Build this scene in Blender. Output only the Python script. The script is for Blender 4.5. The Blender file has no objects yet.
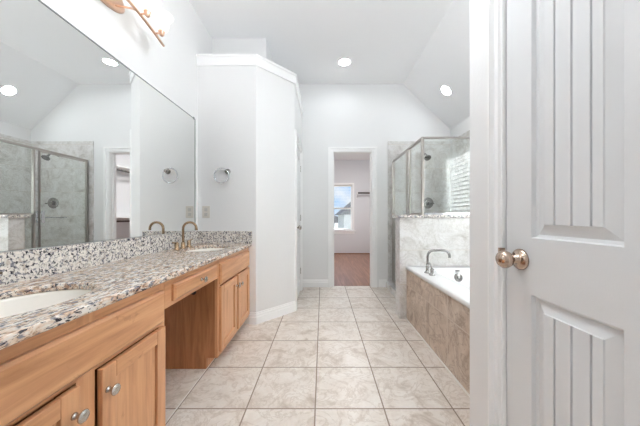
import bpy, math, random
from mathutils import Vector

random.seed(4)
SC = bpy.context.scene
COL = SC.collection
PI = math.pi

# ------------------------------------------------------------------ camera
F_PX = 253.0
cam_d = bpy.data.cameras.new('camera')
cam_d.sensor_width = 36.0
cam_d.lens = 36.0 * F_PX / 640.0
cam_d.shift_x = -2.5 / 640.0
cam_d.shift_y = 3.5 / 640.0
cam_d.clip_start = 0.02
cam_d.clip_end = 300
cam = bpy.data.objects.new('camera', cam_d)
cam.location = (0, 0, 1.10)
cam.rotation_euler = (PI / 2, 0, 0)
COL.objects.link(cam)
SC.camera = cam

# ------------------------------------------------------------------ world, sun, exposure
w = bpy.data.worlds.new('sky')
SC.world = w
w.use_nodes = True
nt = w.node_tree
nt.nodes.clear()
wo = nt.nodes.new('ShaderNodeOutputWorld')
wb = nt.nodes.new('ShaderNodeBackground')
wtc = nt.nodes.new('ShaderNodeTexCoord')
wno = nt.nodes.new('ShaderNodeTexNoise')
wno.inputs['Scale'].default_value = 7.0
wno.inputs['Detail'].default_value = 5.0
wra = nt.nodes.new('ShaderNodeValToRGB')
wra.color_ramp.elements[0].position = 0.42
wra.color_ramp.elements[0].color = (0.42, 0.66, 1.0, 1)
wra.color_ramp.elements[1].position = 0.62
wra.color_ramp.elements[1].color = (0.95, 0.97, 1.0, 1)
nt.links.new(wtc.outputs['Generated'], wno.inputs['Vector'])
nt.links.new(wno.outputs['Fac'], wra.inputs['Fac'])
nt.links.new(wra.outputs['Color'], wb.inputs['Color'])
wb.inputs['Strength'].default_value = 0.66
nt.links.new(wb.outputs['Background'], wo.inputs['Surface'])

sun_d = bpy.data.lights.new('sun', 'SUN')
sun_d.energy = 270.0
sun_d.angle = math.radians(2.0)
sun_d.color = (0.93, 0.97, 1.0)
sun = bpy.data.objects.new('sun', sun_d)
sun.rotation_euler = Vector((-0.80, -0.14, -0.62)).to_track_quat('-Z', 'Y').to_euler()
sun.location = (12, 0, 10)
COL.objects.link(sun)

CAN_STRENGTH = 40.0
CAN_FILL = 60.0  # added recessed lamp above the frame
FILL_GLOBE_STRENGTH = 22.0       # added globe lamp, fill light from out of view
SHADE_STRENGTH = 1.15
BULB_STRENGTH = 110.0      # lit bell shades of the vanity light
CLOSET_FILL_STRENGTH = 36.0

SC.view_settings.view_transform = 'Standard'
SC.view_settings.look = 'None'
SC.view_settings.exposure = 0.68
SC.view_settings.gamma = 1.0
SC.view_settings.use_curve_mapping = False
SC.cycles.max_bounces = 14
SC.cycles.diffuse_bounces = 8
SC.cycles.glossy_bounces = 6
SC.cycles.transmission_bounces = 8
SC.cycles.transparent_max_bounces = 24
SC.cycles.caustics_reflective = False
SC.cycles.caustics_refractive = False
SC.cycles.sample_clamp_indirect = 6.0


# ------------------------------------------------------------------ materials
def lin(r, g, b):
    def f(c):
        c /= 255.0
        return c / 12.92 if c <= 0.04045 else ((c + 0.055) / 1.055) ** 2.4
    return (f(r), f(g), f(b), 1.0)


def new_mat(name):
    m = bpy.data.materials.new(name)
    m.use_nodes = True
    t = m.node_tree
    t.nodes.clear()
    o = t.nodes.new('ShaderNodeOutputMaterial')
    return m, t, o


def principled(name, color, rough=0.5, metal=0.0, spec=0.5, bump=0.0, bscale=60.0, coat=0.0, vary=0.0):
    m, t, o = new_mat(name)
    p = t.nodes.new('ShaderNodeBsdfPrincipled')
    p.inputs['Base Color'].default_value = color
    p.inputs['Roughness'].default_value = rough
    p.inputs['Metallic'].default_value = metal
    p.inputs['Specular IOR Level'].default_value = spec
    p.inputs['Coat Weight'].default_value = coat
    t.links.new(p.outputs[0], o.inputs['Surface'])
    if bump > 0 or vary > 0:
        g = t.nodes.new('ShaderNodeNewGeometry')
        n = t.nodes.new('ShaderNodeTexNoise')
        n.inputs['Scale'].default_value = bscale
        n.inputs['Detail'].default_value = 3.0
        t.links.new(g.outputs['Position'], n.inputs['Vector'])
        if bump > 0:
            b = t.nodes.new('ShaderNodeBump')
            b.inputs['Strength'].default_value = bump
            b.inputs['Distance'].default_value = 0.003
            t.links.new(n.outputs['Fac'], b.inputs['Height'])
            t.links.new(b.outputs[0], p.inputs['Normal'])
        if vary > 0:
            r = t.nodes.new('ShaderNodeValToRGB')
            c = color
            r.color_ramp.elements[0].position = 0.3
            r.color_ramp.elements[0].color = tuple(x * (1 - vary) for x in c[:3]) + (1,)
            r.color_ramp.elements[1].position = 0.7
            r.color_ramp.elements[1].color = tuple(min(1, x * (1 + vary)) for x in c[:3]) + (1,)
            t.links.new(n.outputs['Fac'], r.inputs['Fac'])
            t.links.new(r.outputs['Color'], p.inputs['Base Color'])
    return m


def emission(name, color, strength):
    m, t, o = new_mat(name)
    e = t.nodes.new('ShaderNodeEmission')
    e.inputs['Color'].default_value = color
    e.inputs['Strength'].default_value = strength
    t.links.new(e.outputs[0], o.inputs['Surface'])
    return m


def pane_mat(name, tint, base=0.045):
    m, t, o = new_mat(name)
    tr = t.nodes.new('ShaderNodeBsdfTransparent')
    tr.inputs['Color'].default_value = tint
    gl = t.nodes.new('ShaderNodeBsdfGlossy')
    gl.inputs['Roughness'].default_value = 0.0
    gl.inputs['Color'].default_value = (1, 1, 1, 1)
    lw = t.nodes.new('ShaderNodeLayerWeight')
    lw.inputs['Blend'].default_value = 0.5
    pw = t.nodes.new('ShaderNodeMath'); pw.operation = 'POWER'; pw.inputs[1].default_value = 5.0
    ml = t.nodes.new('ShaderNodeMath'); ml.operation = 'MULTIPLY_ADD'
    ml.inputs[1].default_value = 1 - base; ml.inputs[2].default_value = base
    mx = t.nodes.new('ShaderNodeMixShader')
    t.links.new(lw.outputs['Facing'], pw.inputs[0])
    t.links.new(pw.outputs[0], ml.inputs[0])
    t.links.new(ml.outputs[0], mx.inputs['Fac'])
    t.links.new(tr.outputs[0], mx.inputs[1])
    t.links.new(gl.outputs[0], mx.inputs[2])
    t.links.new(mx.outputs[0], o.inputs['Surface'])
    return m


def ramp(t, stops):
    r = t.nodes.new('ShaderNodeValToRGB')
    els = r.color_ramp.elements
    while len(els) < len(stops):
        els.new(0.5)
    for e, (p, c) in zip(els, stops):
        e.position = p
        e.color = c
    return r


def mix(t, a, b, fac=None, facv=0.5, mode='MIX'):
    n = t.nodes.new('ShaderNodeMix')
    n.data_type = 'RGBA'
    n.blend_type = mode
    n.inputs[0].default_value = facv
    if fac is not None:
        t.links.new(fac, n.inputs[0])
    for v, i in ((a, 6), (b, 7)):
        if isinstance(v, tuple):
            n.inputs[i].default_value = v
        else:
            t.links.new(v, n.inputs[i])
    return n.outputs[2]


def noise(t, vec, scale, detail=4.0, rough=0.5, dist=0.0):
    n = t.nodes.new('ShaderNodeTexNoise')
    n.inputs['Scale'].default_value = scale
    n.inputs['Detail'].default_value = detail
    n.inputs['Roughness'].default_value = rough
    n.inputs['Distortion'].default_value = dist
    t.links.new(vec, n.inputs['Vector'])
    return n.outputs['Fac']


def mapped(t, axes='XYZ', offset=(0, 0, 0), scale=(1, 1, 1)):
    g = t.nodes.new('ShaderNodeNewGeometry')
    s = t.nodes.new('ShaderNodeSeparateXYZ')
    c = t.nodes.new('ShaderNodeCombineXYZ')
    t.links.new(g.outputs['Position'], s.inputs[0])
    for i, a in enumerate(axes):
        t.links.new(s.outputs[a], c.inputs[i])
    mp = t.nodes.new('ShaderNodeMapping')
    mp.inputs['Location'].default_value = offset
    mp.inputs['Scale'].default_value = scale
    t.links.new(c.outputs[0], mp.inputs['Vector'])
    return g.outputs['Position'], mp.outputs[0]


def tile_mat(name, axes, tw, th, off, c_light, c_mid, c_dark, grout, rough=0.25, mortar=0.004, vein=0.5, bumpy=0.4):
    """stone-look ceramic tile in a square grid; off = a grid corner in (u, v)"""
    m, t, o = new_mat(name)
    pos, uv = mapped(t, axes, (-off[0] + 40 * tw, -off[1] + 40 * th, 0))
    br = t.nodes.new('ShaderNodeTexBrick')
    br.offset = 0.0
    br.squash = 1.0
    br.inputs['Scale'].default_value = 1.0
    br.inputs['Brick Width'].default_value = tw
    br.inputs['Row Height'].default_value = th
    br.inputs['Mortar Size'].default_value = mortar
    br.inputs['Mortar Smooth'].default_value = 0.1
    br.inputs['Color1'].default_value = (0, 0, 0, 1)
    br.inputs['Color2'].default_value = (1, 1, 1, 1)
    br.inputs['Mortar'].default_value = (0.5, 0.5, 0.5, 1)
    t.links.new(uv, br.inputs['Vector'])
    # shift the cloud pattern from tile to tile
    va = t.nodes.new('ShaderNodeVectorMath'); va.operation = 'MULTIPLY_ADD'
    va.inputs[1].default_value = (7, 7, 7)
    t.links.new(br.outputs['Color'], va.inputs[0])
    t.links.new(pos, va.inputs[2])
    n1 = noise(t, va.outputs[0], 6.0, 8, 0.65, 1.0)
    r1 = ramp(t, [(0.30, c_dark), (0.46, c_mid), (0.62, c_light)])
    t.links.new(n1, r1.inputs['Fac'])
    n2 = noise(t, va.outputs[0], 5.0, 8, 0.65, 1.8)
    # thin veins where the second noise crosses its middle
    sb = t.nodes.new('ShaderNodeMath'); sb.operation = 'SUBTRACT'; sb.inputs[1].default_value = 0.5
    ab = t.nodes.new('ShaderNodeMath'); ab.operation = 'ABSOLUTE'
    t.links.new(n2, sb.inputs[0]); t.links.new(sb.outputs[0], ab.inputs[0])
    r2 = ramp(t, [(0.0, (vein, vein, vein, 1)), (0.035, (0, 0, 0, 1))])
    t.links.new(ab.outputs[0], r2.inputs['Fac'])
    c1 = mix(t, r1.outputs['Color'], c_dark, r2.outputs['Color'])
    n3 = noise(t, pos, 60, 3)
    r3 = ramp(t, [(0.3, (0.93, 0.93, 0.93, 1)), (0.7, (1, 1, 1, 1))])
    t.links.new(n3, r3.inputs['Fac'])
    c1 = mix(t, c1, r3.outputs['Color'], None, 1.0, 'MULTIPLY')
    c2 = mix(t, c1, grout, br.outputs['Fac'])
    p = t.nodes.new('ShaderNodeBsdfPrincipled')
    t.links.new(c2, p.inputs['Base Color'])
    rr = t.nodes.new('ShaderNodeMapRange')
    rr.inputs['To Min'].default_value = rough
    rr.inputs['To Max'].default_value = 0.8
    t.links.new(br.outputs['Fac'], rr.inputs['Value'])
    t.links.new(rr.outputs[0], p.inputs['Roughness'])
    b = t.nodes.new('ShaderNodeBump')
    b.invert = True
    b.inputs['Strength'].default_value = bumpy
    b.inputs['Distance'].default_value = 0.002
    t.links.new(br.outputs['Fac'], b.inputs['Height'])
    t.links.new(b.outputs[0], p.inputs['Normal'])
    t.links.new(p.outputs[0], o.inputs['Surface'])
    return m


def wood_mat(name, grain, light, mid, dark, rough=0.32, fine=1.0, knots=True):
    """grain = axis the fibres run along"""
    m, t, o = new_mat(name)
    st = {'X': (1.2, 16, 16), 'Y': (16, 1.2, 16), 'Z': (16, 16, 1.2)}[grain]
    pos, uv = mapped(t, 'XYZ', (0, 0, 0), tuple(s * fine for s in st))
    n1 = noise(t, uv, 1.3, 5, 0.6, 0.8)
    st2 = {'X': (3, 90, 90), 'Y': (90, 3, 90), 'Z': (90, 90, 3)}[grain]
    pos2, uv2 = mapped(t, 'XYZ', (0, 0, 0), st2)
    n2 = noise(t, uv2, 1.0, 3, 0.6)
    r = ramp(t, [(0.28, dark), (0.5, mid), (0.72, light)])
    t.links.new(n1, r.inputs['Fac'])
    r2 = ramp(t, [(0.3, (0.88, 0.86, 0.84, 1)), (0.62, (1, 1, 1, 1))])
    t.links.new(n2, r2.inputs['Fac'])
    c = mix(t, r.outputs['Color'], r2.outputs['Color'], None, 0.8, 'MULTIPLY')
    if knots:
        n3 = noise(t, pos, 5.5, 4, 0.6, 2.5)
        r3 = ramp(t, [(0.63, (1, 1, 1, 1)), (0.72, (0.72, 0.66, 0.60, 1))])
        t.links.new(n3, r3.inputs['Fac'])
        c = mix(t, c, r3.outputs['Color'], None, 1.0, 'MULTIPLY')
    p = t.nodes.new('ShaderNodeBsdfPrincipled')
    p.inputs['Roughness'].default_value = rough
    t.links.new(c, p.inputs['Base Color'])
    t.links.new(p.outputs[0], o.inputs['Surface'])
    return m


def granite_mat(name, base_a, base_b, streak, k=0.0):
    m, t, o = new_mat(name)
    pos, uv = mapped(t, 'XYZ', (0, 0, 0), streak)
    n1 = noise(t, uv, 38, 4, 0.6, 0.8)
    r1 = ramp(t, [(0.36, base_b), (0.47, base_a), (0.60, lin(238, 232, 224))])
    t.links.new(n1, r1.inputs['Fac'])
    n4 = noise(t, uv, 62, 3, 0.55, 0.5)
    r4 = ramp(t, [(0.53 + k, (0, 0, 0, 1)), (0.58 + k, (0.9, 0.9, 0.9, 1))])
    t.links.new(n4, r4.inputs['Fac'])
    c = mix(t, r1.outputs['Color'], lin(126, 126, 136), r4.outputs['Color'])
    mp = t.nodes.new('ShaderNodeMapping')
    mp.inputs['Location'].default_value = (3.1, 7.7, 1.3)
    t.links.new(uv, mp.inputs['Vector'])
    n2 = noise(t, mp.outputs[0], 78, 3, 0.6, 0.8)
    r2 = ramp(t, [(0.545 + k, (0, 0, 0, 1)), (0.58 + k, (1, 1, 1, 1))])
    t.links.new(n2, r2.inputs['Fac'])
    c = mix(t, c, lin(50, 50, 60), r2.outputs['Color'])
    p = t.nodes.new('ShaderNodeBsdfPrincipled')
    p.inputs['Roughness'].default_value = 0.16
    t.links.new(c, p.inputs['Base Color'])
    t.links.new(p.outputs[0], o.inputs['Surface'])
    return m


def blind_mat(name):
    m, t, o = new_mat(name)
    d = t.nodes.new('ShaderNodeBsdfDiffuse'); d.inputs['Color'].default_value = (0.85, 0.85, 0.84, 1)
    tl = t.nodes.new('ShaderNodeBsdfTranslucent'); tl.inputs['Color'].default_value = (0.85, 0.85, 0.84, 1)
    mx = t.nodes.new('ShaderNodeMixShader'); mx.inputs['Fac'].default_value = 0.6
    t.links.new(d.outputs[0], mx.inputs[1]); t.links.new(tl.outputs[0], mx.inputs[2])
    t.links.new(mx.outputs[0], o.inputs['Surface'])
    return m


M = {}
M['wall'] = principled('wall paint', lin(234, 234, 234), 0.7, bump=0.25, bscale=90)
M['ceil'] = principled('ceiling paint', lin(246, 246, 247), 0.8, bump=0.2, bscale=80)
M['trim'] = principled('white trim paint', lin(247, 247, 247), 0.35)
M['door'] = principled('white door paint', lin(226, 227, 228), 0.4, bump=0.05, bscale=200)
M['closetwall'] = principled('closet wall paint', lin(220, 221, 224), 0.7, bump=0.2, bscale=90)
FL = (lin(233, 226, 218), lin(224, 214, 204), lin(190, 174, 159))
M['floor'] = tile_mat('floor tile', 'XYZ', 0.394, 0.3975, (-0.042, 1.448), FL[0], FL[1], FL[2],
                      lin(146, 130, 116), 0.36, 0.0042, 0.6)
AP_SHADE = (lin(212, 196, 181), lin(194, 175, 158), lin(152, 130, 113))  # shower tile again, the apron's shade put into browner colours
M['apron'] = tile_mat('shaded apron tile', 'YZX', 0.394, 0.37, (1.83, 0.0), AP_SHADE[0], AP_SHADE[1], AP_SHADE[2],
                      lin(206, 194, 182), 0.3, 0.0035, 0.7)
SH = (lin(231, 230, 229), lin(221, 219, 216), lin(187, 182, 176))
M['tile_xz'] = tile_mat('shower tile facing front', 'XZY', 1.20, 0.37, (0.82, 0.0), SH[0], SH[1], SH[2],
                        lin(206, 199, 190), 0.25, 0.003, 0.42)
M['tile_yz'] = tile_mat('shower tile facing side', 'YZX', 0.60, 0.37, (2.87, 0.0), SH[0], SH[1], SH[2],
                        lin(196, 188, 178), 0.25, 0.003, 0.5)
M['tile_xy'] = tile_mat('shower floor tile', 'XYZ', 0.10, 0.10, (1.1, 2.9), SH[0], SH[1], SH[2],
                        lin(190, 180, 168), 0.35, 0.003, 0.3)
WL = (lin(213, 163, 122), lin(199, 147, 106), lin(172, 121, 83))
M['wood_y'] = wood_mat('maple grain along', 'Y', *WL)
M['wood_z'] = wood_mat('maple grain upright', 'Z', *WL)
WD = (lin(186, 130, 88), lin(168, 112, 74), lin(140, 90, 58))
M['panel'] = wood_mat('wood veneer side panel', 'Z', *WD, rough=0.4, fine=1.6, knots=False)
M['granite'] = granite_mat('granite top', lin(222, 198, 176), lin(158, 124, 102), (1.5, 0.55, 1.5), 0.022)
M['granite_v'] = granite_mat('granite splash', lin(222, 218, 212), lin(196, 184, 172), (1, 1, 1), 0.012)
M['nickel'] = principled('brushed nickel', lin(196, 192, 186), 0.25, 1.0)
M['dark_nickel'] = principled('dark nickel', lin(146, 144, 142), 0.25, 1.0)
M['chrome'] = principled('chrome', lin(205, 207, 210), 0.1, 1.0)
M['champagne'] = principled('champagne bronze', lin(164, 138, 110), 0.25, 1.0)
M['copper'] = principled('rose bronze', lin(226, 190, 166), 0.28, 1.0)
M['doorknob'] = principled('satin bronze', lin(190, 168, 152), 0.2, 1.0)
M['frame'] = principled('shower frame metal', lin(178, 172, 166), 0.28, 1.0)
M['ceramic'] = principled('white ceramic', lin(247, 242, 234), 0.12)
M['acrylic'] = principled('white acrylic', lin(243, 243, 243), 0.15)
M['plastic'] = principled('white plastic', lin(216, 211, 203), 0.4)
M['socket'] = principled('grey socket face', lin(196, 194, 190), 0.5)
M['dark'] = principled('dark slot', lin(30, 28, 26), 0.6)
M['rod'] = principled('dark closet rod', lin(72, 68, 66), 0.4, 0.6)
M['mirror'] = principled('silvered mirror', (0.93, 0.945, 0.935, 1), 0.0, 1.0)
M['mirror_edge'] = principled('mirror edge', lin(118, 124, 124), 0.3)
M['glass'] = pane_mat('shower glass', (0.975, 0.992, 0.983, 1))
M['winglass'] = pane_mat('window glass', (0.98, 0.99, 0.99, 1), 0.03)
M['blind'] = blind_mat('blind slat')
M['can'] = emission('lamp lens', (0.90, 0.96, 1.0, 1), CAN_STRENGTH)
M['can_fill'] = emission('fill lamp lens', (0.90, 0.96, 1.0, 1), CAN_FILL)
M['shade'] = emission('lit frosted shade', (1.0, 0.90, 0.78, 1), SHADE_STRENGTH)
M['globe'] = emission('fill light globe', (0.93, 0.97, 1.0, 1), FILL_GLOBE_STRENGTH)
M['bulb'] = emission('bulb', (1.0, 0.95, 0.89, 1), BULB_STRENGTH)
M['closet_fill'] = emission('closet fill lamp lens', (1.0, 0.98, 0.96, 1), CLOSET_FILL_STRENGTH)
M['woodfloor'] = wood_mat('closet floor boards', 'Y', lin(170, 128, 105), lin(146, 104, 84), lin(114, 80, 64),
                          rough=0.28, fine=1.0, knots=False)
M['caulk'] = principled('white caulk', lin(238, 234, 228), 0.5)
M['siding'] = principled('house siding', lin(176, 176, 178), 0.8, vary=0.06, bscale=3)
M['roofing'] = principled('roof shingles', lin(112, 110, 112), 0.9, vary=0.2, bscale=6)
M['grass'] = principled('lawn', lin(62, 63, 60), 0.95, vary=0.2, bscale=2)


# ------------------------------------------------------------------ mesh helpers
WLOC = {}


class MB:
    def __init__(self):
        self.v, self.f, self.s = [], [], []

    def add(self, vs, fs, smooth=False):
        n = len(self.v)
        self.v += [tuple(p) for p in vs]
        for f in fs:
            self.f.append(tuple(i + n for i in f))
            self.s.append(smooth)
        return self

    def box(self, x0, x1, y0, y1, z0, z1):
        x0, x1 = min(x0, x1), max(x0, x1)
        y0, y1 = min(y0, y1), max(y0, y1)
        z0, z1 = min(z0, z1), max(z0, z1)
        vs = [(x0, y0, z0), (x1, y0, z0), (x1, y1, z0), (x0, y1, z0),
              (x0, y0, z1), (x1, y0, z1), (x1, y1, z1), (x0, y1, z1)]
        return self.add(vs, [(0, 3, 2, 1), (4, 5, 6, 7), (0, 1, 5, 4), (1, 2, 6, 5), (2, 3, 7, 6), (3, 0, 4, 7)])

    def prism(self, poly, z0, z1):
        """vertical prism over a counter-clockwise (x, y) outline"""
        n = len(poly)
        vs = [(x, y, z0) for x, y in poly] + [(x, y, z1) for x, y in poly]
        fs = [tuple(reversed(range(n))), tuple(range(n, 2 * n))]
        fs += [(i, (i + 1) % n, n + (i + 1) % n, n + i) for i in range(n)]
        return self.add(vs, fs)

    def extrude_y(self, poly, y0, y1):
        """prism over an (x, z) outline, counter-clockwise seen from -y"""
        n = len(poly)
        vs = [(x, y0, z) for x, z in poly] + [(x, y1, z) for x, z in poly]
        fs = [tuple(range(n)), tuple(reversed(range(n, 2 * n)))]
        fs += [((i + 1) % n, i, n + i, n + (i + 1) % n) for i in range(n)]
        return self.add(vs, fs)

    def tube(self, pts, r, n=12, caps=True):
        pts = [Vector(p) for p in pts]
        rs = r if isinstance(r, (list, tuple)) else [r] * len(pts)
        rings, ref = [], None
        for i, p in enumerate(pts):
            if i == 0:
                d = pts[1] - p
            elif i == len(pts) - 1:
                d = p - pts[i - 1]
            else:
                d = (pts[i + 1] - p).normalized() + (p - pts[i - 1]).normalized()
            d.normalize()
            if ref is None:
                ref = Vector((0, 0, 1)) if abs(d.z) < 0.9 else Vector((1, 0, 0))
            u = (ref - d * ref.dot(d)).normalized()
            ref = u
            v = d.cross(u)
            rings.append([p + (u * math.cos(a) + v * math.sin(a)) * rs[i]
                          for a in [2 * PI * k / n for k in range(n)]])
        self.loft(rings, True, caps)
        return self

    def loft(self, rings, smooth=True, caps=False, close=True):
        n = len(rings[0])
        vs = [p for r in rings for p in r]
        fs = []
        for i in range(len(rings) - 1):
            for k in range(n if close else n - 1):
                k2 = (k + 1) % n
                fs.append((i * n + k, i * n + k2, (i + 1) * n + k2, (i + 1) * n + k))
        self.add(vs, fs, smooth)
        if caps:
            self.add(rings[0], [tuple(reversed(range(n)))])
            self.add(rings[-1], [tuple(range(n))])
        return self

    def lathe(self, prof, origin, axis=(0, 0, 1), n=24, caps=True):
        """prof = [(radius, distance along axis)]"""
        a = Vector(axis).normalized()
        ref = Vector((0, 0, 1)) if abs(a.z) < 0.9 else Vector((1, 0, 0))
        u = (ref - a * ref.dot(a)).normalized()
        v = a.cross(u)
        o = Vector(origin)
        rings = [[o + a * h + (u * math.cos(t) + v * math.sin(t)) * max(r, 1e-4)
                  for t in [2 * PI * k / n for k in range(n)]] for r, h in prof]
        self.loft(rings, True, caps)
        return self

    def sweep(self, path, prof):
        """prof [(out, z)] swept along a level (x, y) path; 'out' is to the right of travel; mitred corners"""
        pts = [Vector((x, y)) for x, y in path]
        rings = []
        for i, p in enumerate(pts):
            ns = []
            if i > 0:
                d = (p - pts[i - 1]).normalized(); ns.append(Vector((d.y, -d.x)))
            if i < len(pts) - 1:
                d = (pts[i + 1] - p).normalized(); ns.append(Vector((d.y, -d.x)))
            nn = sum(ns, Vector((0, 0))).normalized()
            k = 1.0 / max(0.2, nn.dot(ns[0]))
            rings.append([(p.x + nn.x * k * o, p.y + nn.y * k * o, z) for o, z in prof])
        n = len(prof)
        vs = [q for r in rings for q in r]
        fs = []
        for i in range(len(rings) - 1):
            for k in range(n):
                k2 = (k + 1) % n
                fs.append((i * n + k, i * n + k2, (i + 1) * n + k2, (i + 1) * n + k))
        self.add(vs, fs)
        self.add(rings[0], [tuple(reversed(range(n)))])
        self.add(rings[-1], [tuple(range(n))])
        return self

    def build(self, name, mat, parent=None, bevel=0.0, seg=2, fix=True, merge=False):
        import bmesh
        if parent is not None:
            o0 = WLOC[parent.name]
        else:
            xs, ys, zs = zip(*self.v)
            o0 = Vector(((min(xs) + max(xs)) / 2, (min(ys) + max(ys)) / 2, min(zs)))
        me = bpy.data.meshes.new(name)
        me.from_pydata([(Vector(p) - o0)[:] for p in self.v], [], self.f)
        for p, s in zip(me.polygons, self.s):
            p.use_smooth = s
        bm = bmesh.new(); bm.from_mesh(me)
        bmesh.ops.remove_doubles(bm, verts=bm.verts, dist=1e-5)
        if fix:
            bmesh.ops.recalc_face_normals(bm, faces=bm.faces)
        bm.to_mesh(me); bm.free()
        me.materials.append(M[mat])
        ob = bpy.data.objects.new(name, me)
        COL.objects.link(ob)
        if parent is not None:
            ob.parent = parent
            WLOC[ob.name] = o0.copy()
        else:
            ob.location = o0
            WLOC[ob.name] = o0.copy()
        if bevel > 0:
            b = ob.modifiers.new('bevel', 'BEVEL')
            b.width = bevel; b.segments = seg; b.limit_method = 'ANGLE'; b.angle_limit = math.radians(35)
        return ob


def tag(o, label, cat, group=None):
    o['label'] = label; o['category'] = cat
    if group:
        o['group'] = group
    return o


def struct(o, label, cat):
    o['kind'] = 'structure'; o['label'] = label; o['category'] = cat
    return o


def thing(name, loc, label, cat, group=None):
    o = bpy.data.objects.new(name, None)
    o.empty_display_size = 0.05
    COL.objects.link(o)
    o.location = loc
    WLOC[o.name] = Vector(loc)
    return tag(o, label, cat, group)


def B(*a):
    return MB().box(*a)


def copy_tree(o, shift, label, parent=None):
    c = o.copy(); COL.objects.link(c)
    if parent is None:
        c.location = o.location + Vector(shift)
        c['label'] = label
    else:
        c.parent = parent
    for ch in list(o.children):
        copy_tree(ch, shift, label, c)
    return c


# ------------------------------------------------------------------ dimensions (metres; camera foot at the origin)
XL = -1.28            # left wall
XR = 2.00             # outer right wall (tub, shower)
XD = 0.64             # wall with the near door
YB = 3.95             # back wall
YA = 2.59             # face of the closet block
YR = -1.30            # rear wall behind the camera
YT = 1.10             # where the door wall ends and the tub recess begins
HC = 3.17             # flat ceiling
XF = 1.257            # fold between flat and sloped ceiling
HE = 2.46             # height of the right wall

# ------------------------------------------------------------------ room shell
struct(B(XL - 0.12, XR + 0.15, YR - 0.12, YB + 0.06, -0.12, 0.0).build('floor', 'floor'),
       'beige stone look square tiles over the whole bathroom floor', 'floor')
struct(B(XL - 0.12, XL, YR - 0.12, YB + 0.12, 0, HC).build('wall_left', 'wall'),
       'white wall behind the mirror and the vanity', 'wall')

c = MB()
c.extrude_y([(XL - 0.12, HC), (XF, HC), (XR + 0.15, HC - (XR + 0.15 - XF) * 0.955), (XR + 0.15, HC + 0.1),
             (XL - 0.12, HC + 0.1)], YR - 0.12, YB + 0.12)
struct(c.build('ceiling', 'ceil'), 'white ceiling, flat above the floor and sloping down over tub and shower', 'ceiling')

# back wall with the doorway
DX0, DX1, DH = 0.172, 0.766, 2.098
bw = MB()
bw.box(XL, DX0 - 0.02, YB, YB + 0.12, 0, HC)
bw.box(DX1 + 0.02, XR + 0.15, YB, YB + 0.12, 0, HC)
bw.box(DX0 - 0.02, DX1 + 0.02, YB, YB + 0.12, DH + 0.02, HC)
struct(bw.build('wall_back', 'wall'), 'white back wall around the open doorway', 'wall')

# right wall with the tub window
WY0, WY1, WZ0, WZ1 = 1.40, 2.38, 0.98, 2.13
rw = MB()
rw.box(XR, XR + 0.15, YT - 0.12, WY0, 0, HE + 0.05)
rw.box(XR, XR + 0.15, WY1, YB + 0.12, 0, HE + 0.05)
rw.box(XR, XR + 0.15, WY0, WY1, 0, WZ0)
rw.box(XR, XR + 0.15, WY0, WY1, WZ1, HE + 0.05)
struct(rw.build('wall_right', 'wall'), 'outer right wall beside tub and shower, with a window', 'wall')

# wall with the near door, its return beside the tub, and the rear wall
EY0, EY1, EH = 0.118, 0.888, 2.045
dw = MB()
dw.box(XD, XD + 0.12, YR - 0.12, EY0 - 0.015, 0, HC)
dw.box(XD, XD + 0.12, EY1 + 0.012, YT, 0, HC)
dw.box(XD, XD + 0.12, EY0 - 0.015, EY1 + 0.012, EH + 0.015, HC)
struct(dw.build('wall_entry', 'wall'), 'white wall close on the right holding the plank panel door', 'wall')
struct(B(XD + 0.12, XR, YT - 0.12, YT, 0, HC).build('wall_tub_end', 'wall'),
       'white end wall of the tub recess, turned away', 'wall')
struct(B(XL, XD, YR - 0.12, YR, 0, HC).build('wall_rear', 'wall'), 'white wall behind the camera', 'wall')

# closet block: lower box with a chamfered corner, upper box set back on it
P1, P2 = (-0.68, YA), (-0.325, 2.945)
KY0, KY1, KH = 3.03, 3.74, 2.04      # closet door opening in the side facing +x
blk = MB()
blk.prism([(XL, YA), P1, P2, (-0.325, KY0), (-0.42, KY0), (-0.42, YA + 0.5), (XL, YA + 0.5)], 0, 2.72)
blk.box(-0.42, -0.325, KY1, YB, 0, 2.72)
blk.box(-0.42, -0.325, KY0, KY1, KH, 2.72)
blk.box(XL, -0.42, YA + 0.5, YB, 2.62, 2.72)
struct(blk.build('wall_closet_block', 'wall'), 'white boxed-in closet with a chamfered corner beside the vanity', 'wall')
struct(B(XL, -0.655, 2.94, YB, 2.72, HC).build('wall_closet_upper', 'wall'),
       'white wall set back above the closet ledge, up to the ceiling', 'wall')
crown = [(0, 2.642), (0.014, 2.642), (0.014, 2.728), (0.024, 2.734), (0.024, 2.752), (0, 2.752)]
struct(MB().sweep([(XL, YA), P1, P2, (-0.325, YB)], crown).build('trim_1', 'trim'),
       'white crown moulding along the top of the closet block', 'trim')

basep = [(0, 0), (0.016, 0), (0.016, 0.07), (0.011, 0.078), (0.011, 0.095), (0.006, 0.104), (0.006, 0.115), (0, 0.118)]
struct(MB().sweep([(-0.745, YA), P1, P2, (-0.325, KY0 - 0.08)], basep).build('baseboard_closet', 'trim'),
       'white stepped baseboard round the chamfered closet corner', 'baseboard')
struct(MB().sweep([(-0.325, YB), (DX0 - 0.085, YB)], basep).build('baseboard_back', 'trim'),
       'white baseboard left of the open doorway', 'baseboard')
struct(MB().sweep([(DX1 + 0.115, YB), (1.0, YB)], basep).build('baseboard_back_right', 'trim'),
       'short white baseboard between the doorway and the shower', 'baseboard')


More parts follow.
